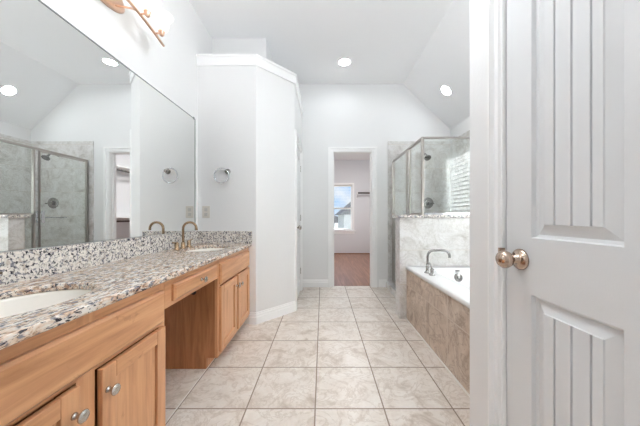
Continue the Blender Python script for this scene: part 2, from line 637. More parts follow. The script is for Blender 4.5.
def casing_front(y, x0, x1, h, wd, name, label):
    """stepped casing on a wall facing -y"""
    m = MB()
    for (a, b, d) in ((0.004, wd, 0.014), (0.016, wd * 0.45, 0.020), (wd - 0.022, wd + 0.002, 0.028)):
        m.box(x0 - b, x0 - a, y - d, y, 0, h + a)
        m.box(x1 + a, x1 + b, y - d, y, 0, h + a)
        m.box(x0 - b, x1 + b, y - d, y, h + a, h + b)
    # jamb lining
    m.box(x0 - 0.02, x0, y, y + 0.12, 0, h)
    m.box(x1, x1 + 0.02, y, y + 0.12, 0, h)
    m.box(x0 - 0.02, x1 + 0.02, y, y + 0.12, h, h + 0.02)
    m.box(x1 - 0.012, x1, y + 0.045, y + 0.085, 0, h)
    m.box(x0, x0 + 0.012, y + 0.045, y + 0.085, 0, h)
    return struct(m.build(name, 'trim'), label, 'trim')


casing_front(YB, DX0, DX1, DH, 0.08, 'trim_2', 'white casing and jambs of the open doorway in the back wall')

# casing of the closet door (faces +x)
m = MB()
for (a, b, d) in ((0.004, 0.075, 0.014), (0.052, 0.077, 0.026)):
    m.box(-0.325, -0.325 + d, KY0 - b, KY0 - a, 0, KH + a)
    m.box(-0.325, -0.325 + d, KY1 + a, KY1 + b, 0, KH + a)
    m.box(-0.325, -0.325 + d, KY0 - b, KY1 + b, KH + a, KH + b)
m.box(-0.39, -0.365, KY0, KY0 + 0.02, 0, KH)
m.box(-0.39, -0.365, KY1 - 0.02, KY1, 0, KH)
struct(m.build('trim_3', 'trim'), 'white casing of the closet door seen edge on', 'trim')

# casing of the near door (faces -x), stepped profile
m = MB()
cp = [(0, 0), (0, 0.010), (0.006, 0.010), (0.010, 0.018), (0.020, 0.018), (0.022, 0.009), (0.041, 0.009), (0.046, 0.025), (0.053, 0.025),
      (0.056, 0.018), (0.056, 0)]
m.prism([(XD - d, EY1 + a) for a, d in cp], 0, EH + 0.056)
m.prism([(XD - d, EY0 - a) for a, d in reversed(cp)], 0, EH + 0.056)
m.box(XD - 0.015, XD, EY0, EY1, EH, EH + 0.056)
m.box(XD, XD + 0.12, EY1 + 0.002, EY1 + 0.012, 0, EH)
m.box(XD, XD + 0.12, EY0 - 0.015, EY0 - 0.003, 0, EH)
m.box(XD, XD + 0.12, EY0 - 0.015, EY1 + 0.012, EH + 0.002, EH + 0.015)
m.box(XD + 0.044, XD + 0.06, EY1 - 0.012, EY1 + 0.002, 0, EH)
struct(m.build('trim_4', 'trim'), 'white moulded casing beside the near plank panel door', 'trim')


# ------------------------------------------------------------------ doors
def door_panel(parent, xf, sx, y0, y1, z0, z1, planks):
    """raised panel of planks; xf face plane, sx = direction the face looks along x"""
    m = MB()
    rings = []
    for ins, dep in ((0.0, 0.0), (0.003, -0.012), (0.011, -0.015), (0.040, -0.004), (0.042, -0.001)):
        x = xf + sx * dep
        rings.append([(x, y0 + ins, z0 + ins), (x, y1 - ins, z0 + ins), (x, y1 - ins, z1 - ins), (x, y0 + ins, z1 - ins)])
    m.loft(rings, False)
    a0, a1, b0, b1 = y0 + 0.042, y1 - 0.042, z0 + 0.042, z1 - 0.042
    g = 0.006
    prof = [(a0, -0.001)]
    for k in planks:
        yc = y0 + (y1 - y0) * k
        prof += [(yc - g / 2, -0.001), (yc - g / 2 + 0.0004, -0.011), (yc + g / 2 - 0.0004, -0.011), (yc + g / 2, -0.001)]
    prof.append((a1, -0.001))
    m.loft([[(xf + sx * d, y, b0) for y, d in prof], [(xf + sx * d, y, b1) for y, d in prof]], False, close=False)
    # backing so that the panel is a solid body
    m.box(xf - sx * 0.017, xf - sx * 0.033, y0, y1, z0, z1)
    return m.build('panel', 'door', parent, fix=False)


def plank_door(name, xf, sx, y0, y1, zb, zt, cols, rows, label, planks=(0.282, 0.481, 0.683)):
    t = 0.036
    m = MB()
    xs = (xf, xf - sx * t)
    ys = [y0] + [v for c_ in cols for v in c_] + [y1]
    for i in range(0, len(ys), 2):
        m.box(xs[0], xs[1], ys[i], ys[i + 1], zb, zt)
    zs = [zb] + [v for r_ in rows for v in r_] + [zt]
    for c0, c1 in cols:
        for i in range(0, len(zs), 2):
            m.box(xs[0], xs[1], c0, c1, zs[i], zs[i + 1])
    d = m.build(name, 'door')
    struct(d, label, 'door')
    for c0, c1 in cols:
        for r0, r1 in rows:
            door_panel(d, xf, sx, c0, c1, r0, r1, planks)
    return d


def door_knob(parent, x, sx, y, z, mat):
    k = MB()
    k.lathe([(0.0, 0.0), (0.034, 0.0), (0.034, 0.004), (0.030, 0.009), (0.019, 0.012), (0.0135, 0.016), (0.012, 0.030)],
            (x, y, z), (sx, 0, 0), 32)
    r = k.build('rosette', mat, parent)
    k = MB()
    k.lathe([(0.012, 0.028), (0.015, 0.034), (0.0245, 0.040), (0.0285, 0.050), (0.0275, 0.060), (0.021, 0.068),
             (0.010, 0.072), (0.0, 0.0728)], (x, y, z), (sx, 0, 0), 32)
    return k.build('knob', mat, parent)


d1 = plank_door('door_1', XD + 0.004, -1, EY0, EY1 - 0.003, 0.012, EH - 0.003,
                [(0.225, 0.465), (0.54, 0.78)], [(0.20, 0.858), (1.034, 1.90)],
                'white door close on the right with grooved plank panels and a bronze knob')
door_knob(d1, XD + 0.004, -1, 0.822, 0.961, 'doorknob')
m = MB(); m.box(XD - 0.0185, XD - 0.0005, EY1 - 0.003, EY1 + 0.008, 0.967, 0.990)
m.build('strike_plate', 'doorknob', d1, 0.001)

d2 = plank_door('door_2', -0.327, 1, KY0 + 0.002, KY1 - 0.002, 0.02, KH - 0.004,
                [(KY0 + 0.10, KY0 + 0.315), (KY0 + 0.395, KY0 + 0.61)], [(0.20, 0.86), (1.03, 1.90)],
                'white closet door seen edge on past the chamfered corner')
door_knob(d2, -0.327, 1, KY0 + 0.055, 0.965, 'nickel')
for hz in (0.30, 1.08, 1.80):
    B(-0.327, -0.318, KY1 - 0.012, KY1 + 0.0, hz - 0.045, hz + 0.045).build('hinge', 'nickel', d2, 0.002)

# ------------------------------------------------------------------ room beyond the doorway
CY1, CX0, CX1, CH = 7.40, -1.0, 2.00, 2.75
YC = YB + 0.12
struct(B(CX0 - 0.1, CX1 + 0.1, YB + 0.06, CY1 + 0.15, -0.12, 0.004).build('floor_closet', 'woodfloor'),
       'brown wood boards of the room beyond the doorway', 'floor')
CW0, CW1, CWZ0, CWZ1 = 0.02, 0.875, 0.70, 2.03
cb = MB()
cb.box(CX0 - 0.1, CW0, CY1, CY1 + 0.15, 0, CH)
cb.box(CW1, CX1 + 0.1, CY1, CY1 + 0.15, 0, CH)
cb.box(CW0, CW1, CY1, CY1 + 0.15, 0, CWZ0)
cb.box(CW0, CW1, CY1, CY1 + 0.15, CWZ1, CH)
struct(cb.build('wall_closet_back', 'closetwall'), 'pale wall with a window beyond the doorway', 'wall')
struct(B(CX0 - 0.1, CX0, YC, CY1, 0, CH).build('wall_closet_left', 'closetwall'), 'left wall of the room beyond the doorway', 'wall')
struct(B(CX1, CX1 + 0.1, YC, CY1, 0, CH).build('wall_closet_right', 'closetwall'),
       'right wall with clothes rods beyond the doorway, seen in the mirror', 'wall')
struct(B(CX0 - 0.1, CX1 + 0.1, YC, CY1 + 0.15, CH, CH + 0.1).build('ceiling_closet', 'ceil'),
       'white ceiling of the room beyond the doorway', 'ceiling')
struct(B(CX0, CX1, CY1 - 0.012, CY1, 0.004, 0.03).build('baseboard_closet_room', 'woodfloor'),
       'brown shoe moulding at the foot of the window wall', 'baseboard')


# windows: frame, sashes, panes
def window_y(name, x0, x1, z0, z1, yin, label):
    y = yin + 0.08
    m = MB()
    f = 0.035
    m.box(x0, x0 + f, y, y + 0.05, z0, z1); m.box(x1 - f, x1, y, y + 0.05, z0, z1)
    m.box(x0 + f, x1 - f, y, y + 0.05, z0, z0 + f); m.box(x0 + f, x1 - f, y, y + 0.05, z1 - f, z1)
    zm = z0 + (z1 - z0) * 0.48
    m.box(x0 + f, x1 - f, y, y + 0.04, zm - 0.025, zm + 0.025)
    # flat casing on the room side and the stool
    m.box(x0 - 0.05, x0, yin - 0.012, yin + 0.08, z0, z1 + 0.05)
    m.box(x1, x1 + 0.05, yin - 0.012, yin + 0.08, z0, z1 + 0.05)
    m.box(x0, x1, yin - 0.012, yin + 0.08, z1, z1 + 0.05)
    o = struct(m.build(name, 'trim', bevel=0.002), label, 'window')
    B(x0 - 0.09, x1 + 0.09, yin - 0.05, yin + 0.08, z0 - 0.03, z0).build('sill', 'trim', o, 0.004)
    B(x0 - 0.06, x1 + 0.06, yin - 0.014, yin, z0 - 0.10, z0 - 0.03).build('apron', 'trim', o, 0.002)
    B(x0 + f, x1 - f, y + 0.028, y + 0.034, z0 + f, zm - 0.025).build('pane', 'winglass', o)
    B(x0 + f, x1 - f, y + 0.028, y + 0.034, zm + 0.025, z1 - f).build('pane', 'winglass', o)
    return o


window_y('window_2', CW0, CW1, CWZ0, CWZ1, CY1, 'white framed sash window beyond the open doorway')

m = MB()
f = 0.04
xg = XR + 0.10
m.box(xg, xg + 0.045, WY0, WY0 + f, WZ0, WZ1); m.box(xg, xg + 0.045, WY1 - f, WY1, WZ0, WZ1)
m.box(xg, xg + 0.045, WY0 + f, WY1 - f, WZ0, WZ0 + f); m.box(xg, xg + 0.045, WY0 + f, WY1 - f, WZ1 - f, WZ1)
w1 = struct(m.build('window_1', 'trim'), 'window over the tub seen as a reflection in the shower glass', 'window')
B(xg + 0.018, xg + 0.024, WY0 + f, WY1 - f, WZ0 + f, WZ1 - f).build('pane', 'winglass', w1)
B(XR - 0.02, xg, WY0 - 0.02, WY1 + 0.02, WZ0 - 0.02, WZ0).build('sill', 'trim', w1)


def slat_blind(axis, a0, a1, c, z0, z1, pitch, width, tilt, label):
    """axis 'x': slats run along x at y = c; axis 'y': slats run along y at x = c"""
    mid = (a0 + a1) / 2
    loc = (mid, c, z0) if axis == 'x' else (c, mid, z0)
    t = thing('window_blind', loc, label, 'blind')

    def bx(m, u0, u1, v0, v1, za, zb):
        return m.box(u0, u1, c + v0, c + v1, za, zb) if axis == 'x' else m.box(c + v0, c + v1, u0, u1, za, zb)
    bx(MB(), a0, a1, -0.025, 0.025, z1 - 0.045, z1).build('head_rail', 'plastic', t, 0.003)
    bx(MB(), a0 + 0.005, a1 - 0.005, -0.022, 0.022, z0, z0 + 0.02).build('bottom_rail', 'plastic', t, 0.003)
    s = MB()
    z = z0 + 0.05
    while z < z1 - 0.06:
        dv, dz = width / 2 * math.cos(tilt), width / 2 * math.sin(tilt)
        th = 0.0014
        for (u0, u1) in ((a0 + 0.006, a1 - 0.006),):
            pts = []
            for u in (u0, u1):
                for (v, q) in ((-dv, -dz), (dv, dz)):
                    for e in (-th, th):
                        pts.append((u, c + v, z + q + e) if axis == 'x' else (c + v, u, z + q + e))
            s.add(pts, [(0, 1, 3, 2), (4, 6, 7, 5), (0, 4, 5, 1), (2, 3, 7, 6), (1, 5, 7, 3), (0, 2, 6, 4)])
        z += pitch
    s.build('slats', 'blind', t)
    for u in (a0 + 0.12, a1 - 0.12):
        cd = MB()
        p = (u, c - 0.027, z0) if axis == 'x' else (c - 0.027, u, z0)
        q = (u, c - 0.027, z1 - 0.02) if axis == 'x' else (c - 0.027, u, z1 - 0.02)
        cd.tube([p, q], 0.0012, 6).build('ladder_cord', 'plastic', t)
    return t


slat_blind('y', WY0 + 0.01, WY1 - 0.01, XR + 0.045, WZ0 + 0.01, WZ1 - 0.005, 0.060, 0.052, math.radians(-45),
           'white slat blind over the tub, mirrored in the shower glass')
slat_blind('x', CW0 + 0.01, CW1 - 0.01, CY1 + 0.04, 1.34, CWZ1 - 0.005, 0.045, 0.05, math.radians(4),
           'white slat blind drawn half down in the window beyond the doorway')


# clothes rods of the room beyond
def rod_shelf(x1, z, y0, y1, label):
    t = thing('closet_rod', (x1, (y0 + y1) / 2, z), label, 'closet rod', 'clothes rods of the room beyond')
    B(x1 - 0.30, x1, y0, y1, z + 0.07, z + 0.09).build('shelf', 'trim', t)
    MB().tube([(x1 - 0.27, y0, z), (x1 - 0.27, y1, z)], 0.02, 12).build('rod', 'rod', t)
    n = 4
    for k in range(n):
        y = y0 + 0.05 + (y1 - y0 - 0.1) * k / (n - 1)
        b = MB()
        b.box(x1 - 0.29, x1, y - 0.012, y + 0.012, z + 0.055, z + 0.07)
        b.tube([(x1 - 0.27, y, z + 0.06), (x1 - 0.02, y, z - 0.20)], 0.007, 8)
        b.box(x1 - 0.01, x1, y - 0.012, y + 0.012, z - 0.24, z + 0.07)
        b.build('bracket', 'trim', t)
    return t


rod_shelf(CX1, 2.08, YC + 0.3, CY1 - 0.45, 'upper dark clothes rod under a white shelf, seen in the mirror')
rod_shelf(CX1, 1.00, YC + 0.3, CY1 - 0.45, 'lower dark clothes rod under a white shelf, seen in the mirror')
t = thing('clothes_rail', (1.5, CY1 - 0.15, 1.74), 'dark clothes rail on a white bracket right of the window beyond the doorway', 'closet rod')
MB().tube([(1.02, CY1 - 0.13, 1.775), (CX1, CY1 - 0.13, 1.775)], 0.022, 12).build('rail', 'rod', t)
b = MB()
b.box(0.985, 1.005, CY1 - 0.16, CY1, 1.79, 1.815)
b.box(0.985, 1.005, CY1 - 0.012, CY1, 1.62, 1.815)
b.tube([(0.995, CY1 - 0.14, 1.79), (0.995, CY1 - 0.01, 1.65)], 0.008, 8)
b.lathe([(0.03, -0.015), (0.03, 0.015)], (1.0, CY1 - 0.13, 1.775), (1, 0, 0), 16)
b.build('bracket', 'trim', t)

t = thing('closet_fill_lamp', (0.7, 5.6, CH - 0.05), 'added flat ceiling lamp brightening the room beyond, out of view', 'ceiling light')  # lamp added so the room beyond does not go dark
MB().lathe([(0.28, 0.0), (0.28, 0.05)], (0.7, 5.6, CH - 0.05), (0, 0, 1), 32).build('base', 'trim', t)
MB().lathe([(0.0, -0.04), (0.17, -0.035), (0.26, 0.0)], (0.7, 5.6, CH - 0.05), (0, 0, 1), 32, caps=False).build('diffuser', 'closet_fill', t)

# outdoors beyond the closet window
struct(B(-40, 40, 8.2, 90, -3.2, -3.0).build('ground', 'grass'), 'lawn outside the window beyond the doorway', 'ground')


def house(x0, x1, y0, y1, zt, zr, label):
    t = thing('house', ((x0 + x1) / 2, (y0 + y1) / 2, -3.0), label, 'house')
    B(x0, x1, y0, y1, -3.0, zt).build('wall', 'siding', t)
    xm = (x0 + x1) / 2
    MB().extrude_y([(x0 - 0.4, zt), (x1 + 0.4, zt), (xm, zr)], y0 - 0.4, y1 + 0.4).build('roof', 'roofing', t)
    for k in range(2):
        xc = x0 + (x1 - x0) * (0.3 + 0.4 * k)
        B(xc - 0.45, xc + 0.45, y0 - 0.04, y0, -0.9, 0.5).build('window', 'trim', t)
    return t


house(1.72, 9.0, 20, 28, 1.25, 4.6, 'grey gabled house seen low through the far window, right part')
house(-1.6, 3.4, 29.5, 38, 0.35, 1.40, 'grey gabled house farther off in the far window, left part')

# ------------------------------------------------------------------ shower and tub recess
PX0, PY0, PY1, PZ = 0.83, 2.72, 2.87, 1.087       # half wall between tub and shower
GX, GY = 1.107, 2.80                               # glass planes
pw = B(PX0, XR, PY0, PY1, 0, PZ).build('wall_half', 'tile_xz')
pw.data.materials.append(M['tile_yz'])
for p in pw.data.polygons:
    if abs(p.normal.x) > 0.9:
        p.material_index = 1
struct(pw, 'marble tiled half wall between the tub and the shower', 'wall')
struct(B(PX0 - 0.035, XR, PY0 - 0.03, PY1 + 0.03, PZ, PZ + 0.032).build('trim_5', 'granite_v', bevel=0.006),
       'speckled granite cap on the tiled half wall', 'trim')
struct(B(1.02, XR, YB - 0.012, YB, 0, 2.27).build('wall_shower_back', 'tile_xz'), 'beige marble tile on the back wall of the shower', 'wall')
struct(B(XR - 0.012, XR, PY1, YB - 0.012, 0, 2.27).build('wall_shower_right', 'tile_yz'), 'beige marble tile on the right wall of the shower', 'wall')
rt = MB()
rt.box(XR - 0.012, XR, YT, PY0, 0.5, 0.955)
struct(rt.build('wall_tub_splash', 'tile_yz'), 'marble tile band on the wall behind the tub', 'wall')
struct(B(0.985, 1.12, PY1, YB - 0.012, 0, 0.085).build('trim_6', 'tile_yz', bevel=0.004), 'tiled shower curb under the glass door', 'trim')
struct(B(1.12, XR - 0.012, PY1, YB - 0.012, 0, 0.015).build('floor_shower', 'tile_xy'), 'small square tiles of the shower floor', 'floor')

# shower enclosure
t = thing('shower_enclosure', (GX, 3.3, 0.085), 'metal framed glass shower enclosure standing on half wall and curb', 'shower enclosure')
ZT, ZC = 1.98, PZ + 0.032
r_ = 0.014
B(GX - r_, GX + r_, GY - r_, YB - 0.012, ZT - 0.028, ZT).build('header_rail', 'frame', t, 0.003)
B(GX + r_, XR - 0.012, GY - r_, GY + r_, ZT - 0.020, ZT).build('header_rail', 'frame', t, 0.003)
B(GX - r_, GX + r_, GY - r_, GY + r_, ZC, ZT - 0.028).build('corner_post', 'frame', t, 0.003)
B(GX + r_, XR - 0.012, GY - 0.011, GY + 0.011, ZC, ZC + 0.022).build('bottom_rail', 'chrome', t, 0.002)
B(GX - 0.011, GX + 0.011, GY + r_, 3.19, ZC, ZC + 0.022).build('bottom_rail', 'frame', t, 0.002)
B(GX - r_, GX + r_, 3.19, 3.212, 0.085, ZT - 0.028).build('strike_post', 'frame', t, 0.003)
B(GX - r_, GX + r_, YB - 0.045, YB - 0.012, 0.085, ZT - 0.028).build('wall_jamb', 'frame', t, 0.003)
B(XR - 0.035, XR - 0.012, GY - r_, GY + r_, ZC, ZT - 0.028).build('wall_jamb', 'frame', t, 0.003)
B(GX - 0.011, GX + 0.011, PY1 + 0.03, 3.19, 0.085, 0.105).build('bottom_rail', 'frame', t, 0.002)
B(GX - 0.011, GX + 0.011, 3.222, YB - 0.045, 0.085, 0.10).build('door_sill', 'frame', t, 0.002)
B(GX + r_, XR - 0.035, GY - 0.004, GY + 0.004, ZC + 0.018, ZT - 0.026).build('fixed_glass', 'glass', t)
B(GX - 0.004, GX + 0.004, GY + r_, 3.19, ZC + 0.02, ZT - 0.026).build('fixed_glass', 'glass', t)
B(GX - 0.004, GX + 0.004, PY1 + 0.03, 3.19, 0.10, ZC).build('fixed_glass', 'glass', t)
DXX = GX - 0.026
dg = B(DXX - 0.004, DXX + 0.004, 3.25, 3.89, 0.12, ZT - 0.05).build('glass_door', 'glass', t)
st = MB()
st.box(DXX - 0.011, DXX + 0.011, 3.238, 3.252, 0.105, ZT - 0.034)
st.box(DXX - 0.011, DXX + 0.011, 3.888, 3.900, 0.105, ZT - 0.034)
st.box(DXX - 0.011, DXX + 0.011, 3.252, 3.888, 0.105, 0.125)
st.box(DXX - 0.011, DXX + 0.011, 3.252, 3.888, ZT - 0.050, ZT - 0.038)
st.build('door_frame', 'frame', dg, 0.002)
hd = MB()
for s in (-1, 1):
    hd.box(DXX + s * 0.011, DXX + s * 0.035, 3.238, 3.250, 1.15, 1.16)
    hd.box(DXX + s * 0.011, DXX + s * 0.035, 3.238, 3.250, 1.04, 1.05)
    hd.box(DXX + s * 0.035, DXX + s * 0.045, 3.232, 3.268, 1.02, 1.17)
hd.build('door_handle', 'chrome', dg, 0.002)
tb = MB()
tb.tube([(DXX + 0.055, 3.27, 1.085), (DXX + 0.055, 3.60, 1.085)], 0.007, 10)
for y in (3.28, 3.59):
    tb.tube([(DXX + 0.004, y, 1.085), (DXX + 0.055, y, 1.085)], 0.006, 10)
tb.build('towel_bar', 'chrome', dg)

# shower head and valve on the back wall
SHX = 1.56
t = thing('shower_fixture', (SHX, YB - 0.012, 2.02), 'round nickel shower head on a bent arm behind the shower glass', 'shower head')
MB().lathe([(0.03, 0), (0.03, 0.004), (0.015, 0.012)], (SHX, YB - 0.012, 2.06), (0, -1, 0), 24).build('flange', 'dark_nickel', t)
MB().tube([(SHX, YB - 0.02, 2.06), (SHX, YB - 0.09, 2.062), (SHX, YB - 0.13, 2.045), (SHX, YB - 0.165, 2.01)], 0.011, 12).build('arm', 'dark_nickel', t)
MB().lathe([(0.012, -0.01), (0.016, 0.01), (0.020, 0.02), (0.045, 0.045), (0.05, 0.055), (0.048, 0.063), (0.0, 0.064)],
           (SHX, YB - 0.16, 2.015), (0, -0.62, -0.78), 28).build('spray_head', 'dark_nickel', t)
t = thing('shower_valve', (1.64, YB - 0.012, 1.31), 'round nickel shower valve with lever below the shower head', 'shower valve')
MB().lathe([(0.0, 0), (0.085, 0), (0.085, 0.004), (0.078, 0.009), (0.04, 0.012)], (1.64, YB - 0.012, 1.31), (0, -1, 0), 36).build('escutcheon', 'dark_nickel', t)
MB().lathe([(0.034, 0.010), (0.032, 0.045), (0.026, 0.052), (0.0, 0.053)], (1.64, YB - 0.012, 1.31), (0, -1, 0), 28).build('hub', 'dark_nickel', t)
MB().tube([(1.64, YB - 0.055, 1.31), (1.715, YB - 0.06, 1.30)], [0.010, 0.007], 12).build('lever', 'dark_nickel', t)

# bathtub
TX0, TX1, TY0, TY1, TZ = 0.892, XR - 0.013, YT + 0.002, PY0 - 0.002, 0.572


def rrect(x0, x1, y0, y1, r, z, n=10):
    pts = []
    for (cx, cy, a0) in ((x1 - r, y1 - r, 0), (x0 + r, y1 - r, 90), (x0 + r, y0 + r, 180), (x1 - r, y0 + r, 270)):
        for k in range(n + 1):
            a = math.radians(a0 + 90.0 * k / n)
            pts.append((cx + r * math.cos(a), cy + r * math.sin(a), z))
    return pts


t = thing('bathtub', ((TX0 + TX1) / 2, (TY0 + TY1) / 2, 0.02), 'white drop-in bathtub with a wide rim behind the tiled apron', 'bathtub')
rings = [rrect(TX0 + 0.02, TX1, TY0, TY1, 0.006, TZ - 0.032),
         rrect(TX0, TX1, TY0, TY1, 0.006, TZ - 0.032),
         rrect(TX0, TX1, TY0, TY1, 0.006, TZ - 0.010),
         rrect(TX0 + 0.003, TX1, TY0, TY1, 0.007, TZ - 0.003),
         rrect(TX0 + 0.010, TX1, TY0, TY1, 0.010, TZ),
         rrect(1.075, 1.875, 1.25, 2.575, 0.17, TZ),
         rrect(1.085, 1.865, 1.26, 2.565, 0.17, TZ - 0.004),
         rrect(1.094, 1.856, 1.275, 2.552, 0.17, TZ - 0.02),
         rrect(1.13, 1.82, 1.36, 2.49, 0.18, 0.35),
         rrect(1.16, 1.79, 1.44, 2.45, 0.18, 0.20),
         rrect(1.20, 1.75, 1.50, 2.42, 0.17, 0.15),
         rrect(1.30, 1.65, 1.62, 2.32, 0.14, 0.135)]
mt = MB(); mt.loft(rings, True)
mt.add(rings[-1], [tuple(range(len(rings[-1])))])
mt.build('basin', 'acrylic', t)
ov = MB(); ov.lathe([(0.0, 0), (0.042, 0), (0.042, 0.004), (0.036, 0.010), (0.0, 0.012)], (1.36, 2.535, 0.487), (0, -1, 0.22), 28)
ov.lathe([(0.016, 0.011), (0.014, 0.02), (0.0, 0.021)], (1.36, 2.535, 0.487), (0, -1, 0.22), 20)
ov.build('overflow_plate', 'dark_nickel', t)
B(1.335, 1.375, 2.535, 2.545, 0.549, 0.560).build('overflow_slot', 'dark_nickel', t)
MB().lathe([(0.0, 0), (0.035, 0), (0.03, 0.004), (0.0, 0.006)], (1.475, 2.2, 0.136), (0, 0, 1), 24).build('drain', 'dark_nickel', t)
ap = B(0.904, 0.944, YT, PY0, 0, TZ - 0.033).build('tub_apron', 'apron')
tag(ap, 'marble look tiled apron in front of the white bathtub, colour browned for shade', 'tub apron')
struct(B(0.893, 0.904, YT, PY0, 0, 0.006).build('trim_7', 'caulk'), 'pale grout bead at the foot of the tub apron', 'trim')


def gooseneck(p, h, reach, dir_, drop, r, n=14):
    """points of a spout: up h, bent over by reach along dir_ (x, y), down drop"""
    x, y, z = p
    R = min(reach * 0.5, 0.055)
    pts = [(x, y, z), (x, y, z + h - R)]
    for k in range(1, 7):
        a = PI / 2 * k / 6
        o = R - R * math.cos(a)
        pts.append((x + dir_[0] * o, y + dir_[1] * o, z + h - R + R * math.sin(a)))
    for k in range(0, 7):
        a = PI / 2 * k / 6
        o = reach - R + R * math.sin(a)
        pts.append((x + dir_[0] * o, y + dir_[1] * o, z + h - R + R * math.cos(a)))
    o = reach
    pts.append((x + dir_[0] * o, y + dir_[1] * o, z + h - R - drop))
    return pts


FXT, FYT = 0.985, 2.37
t = thing('tub_faucet', (FXT, FYT, TZ), 'brushed nickel gooseneck tub faucet with a side lever on the tub rim', 'faucet')
MB().tube(gooseneck((FXT, FYT, TZ + 0.02), 0.19, 0.205, (1, 0), 0.015, 0.011), 0.0115, 14).build('spout', 'dark_nickel', t)
MB().lathe([(0.0, 0), (0.030, 0), (0.030, 0.006), (0.018, 0.015), (0.016, 0.05), (0.020, 0.055), (0.0145, 0.065), (0.0145, 0.085)],
           (FXT, FYT, TZ), (0, 0, 1), 24).build('spout_base', 'dark_nickel', t)
for yy in (FYT - 0.095,):
    hm = MB()
    hm.lathe([(0.0, 0), (0.027, 0), (0.027, 0.006), (0.016, 0.014), (0.015, 0.045), (0.018, 0.05), (0.012, 0.06), (0.0, 0.062)],
             (FXT, yy, TZ), (0, 0, 1), 22)
    hm.tube([(FXT, yy, TZ + 0.055), (FXT - 0.004, yy + 0.006, TZ + 0.075), (FXT - 0.016, yy + 0.016, TZ + 0.112)], [0.009, 0.008, 0.006], 10)
    hm.build('lever_handle', 'dark_nickel', t)

# ------------------------------------------------------------------ vanity
CZ0, CZ1 = 0.798, 0.828
XFF, XDR, XTK = -0.757, -0.737, -0.837       # face frame, door faces, toe kick
N0, N1 = 0.407, 1.212                         # near cabinet
K0, K1 = 1.825, YA - 0.004                   # far cabinet


def cab_knob(parent, x, y, z):
    k = MB()
    k.lathe([(0.0, 0), (0.0105, 0), (0.0095, 0.004), (0.0065, 0.008), (0.006, 0.017), (0.0095, 0.021), (0.0175, 0.025),
             (0.0185, 0.029), (0.015, 0.033), (0.0, 0.0345)], (x, y, z), (1, 0, 0), 24)
    return k.build('knob', 'nickel', parent)


def shaker_door(parent, y0, y1, z0, z1, knob_y, knob_z):
    s = 0.058
    x0, x1 = XFF, XDR
    pm = MB()
    a0, a1, b0, b1 = y0 + s, y1 - s, z0 + s, z1 - s
    rings = [[(x1 - dd, a0 + i, b0 + i), (x1 - dd, a1 - i, b0 + i), (x1 - dd, a1 - i, b1 - i), (x1 - dd, a0 + i, b1 - i)]
             for i, dd in ((0.0, 0.019), (0.0, 0.012), (0.004, 0.0135), (0.006, 0.009))]
    pm.loft(rings, False, True)
    d = pm.build('door', 'wood_z', parent)
    for (a, c_) in ((y0, a0), (a1, y1)):
        B(x0, x1, a, c_, z0, z1).build('stile', 'wood_z', d, 0.003)
    for (a, c_) in ((z0, b0), (b1, z1)):
        B(x0, x1, a0, a1, a, c_).build('rail', 'wood_y', d, 0.003)
    cab_knob(d, x1, knob_y, knob_z)
    return d


def slab_front(parent, y0, y1, z0, z1, name):
    m = MB()
    rings = [[(x, y0 + i, z0 + i), (x, y1 - i, z0 + i), (x, y1 - i, z1 - i), (x, y0 + i, z1 - i)]
             for i, x in ((0.0, XFF), (0.0, XFF + 0.011), (0.010, XDR))]
    m.loft(rings, False, True)
    return m.build(name, 'wood_y', parent)


def cabinet(y0, y1, label, open_side):
    t = thing('vanity_cabinet', (-1.0, (y0 + y1) / 2, 0), label, 'cabinet', 'maple vanity cabinets')
    h = 0.08
    b = MB()
    th = 0.018
    for (a, c_) in ((y0, y0 + th), (y1 - th, y1)):
        # side panel with the toe notch
        b.box(XL + 0.002, XFF - 0.02, a, c_, h, CZ0)
        b.box(XL + 0.002, XTK, a, c_, 0, h)
    b.box(XL + 0.002, XFF - 0.02, y0 + th, y1 - th, h, h + th)
    b.box(XL + 0.002, XL + 0.012, y0 + th, y1 - th, h + th, CZ0)
    b.build('carcass', 'panel', t)
    B(XTK - 0.015, XTK, y0 + th, y1 - th, 0, h).build('toe_kick', 'wood_z', t)
    ym = (y0 + y1) / 2
    for (a, c_) in ((y0, y0 + 0.045), (y1 - 0.045, y1), (ym - 0.032, ym + 0.032)):
        B(XFF - 0.02, XFF, a, c_, h, CZ0).build('frame_stile', 'wood_z', t)
    for (a, c_) in ((y0 + 0.045, ym - 0.032), (ym + 0.032, y1 - 0.045)):
        for (z0, z1) in ((CZ0 - 0.045, CZ0), (0.59, 0.63), (h, h + 0.045)):
            B(XFF - 0.02, XFF, a, c_, z0, z1).build('frame_rail', 'wood_y', t)
    slab_front(t, y0 + 0.022, y1 - 0.022, 0.606, 0.754, 'false_front')
    g = 0.0385 if y0 < 1 else 0.018
    dz0, dz1, kz = 0.112, 0.586, 0.507
    shaker_door(t, y0 + 0.022, ym - g, dz0, dz1, ym - g - 0.020, kz)
    shaker_door(t, ym + g, y1 - 0.022, dz0, dz1, ym + g + 0.020, kz)
    return t


cabinet(N0, N1, 'near maple vanity cabinet under the closer sink, with two doors', True)
far = cabinet(K0, K1, 'far maple vanity cabinet against the closet wall', False)
gm = MB()
gm.lathe([(0.0, 0), (0.020, 0), (0.020, 0.003), (0.0145, 0.006), (0.012, 0.001)], (-0.93, K0, 0.555), (0, -1, 0), 24)
gm.build('cable_grommet', 'dark', far)

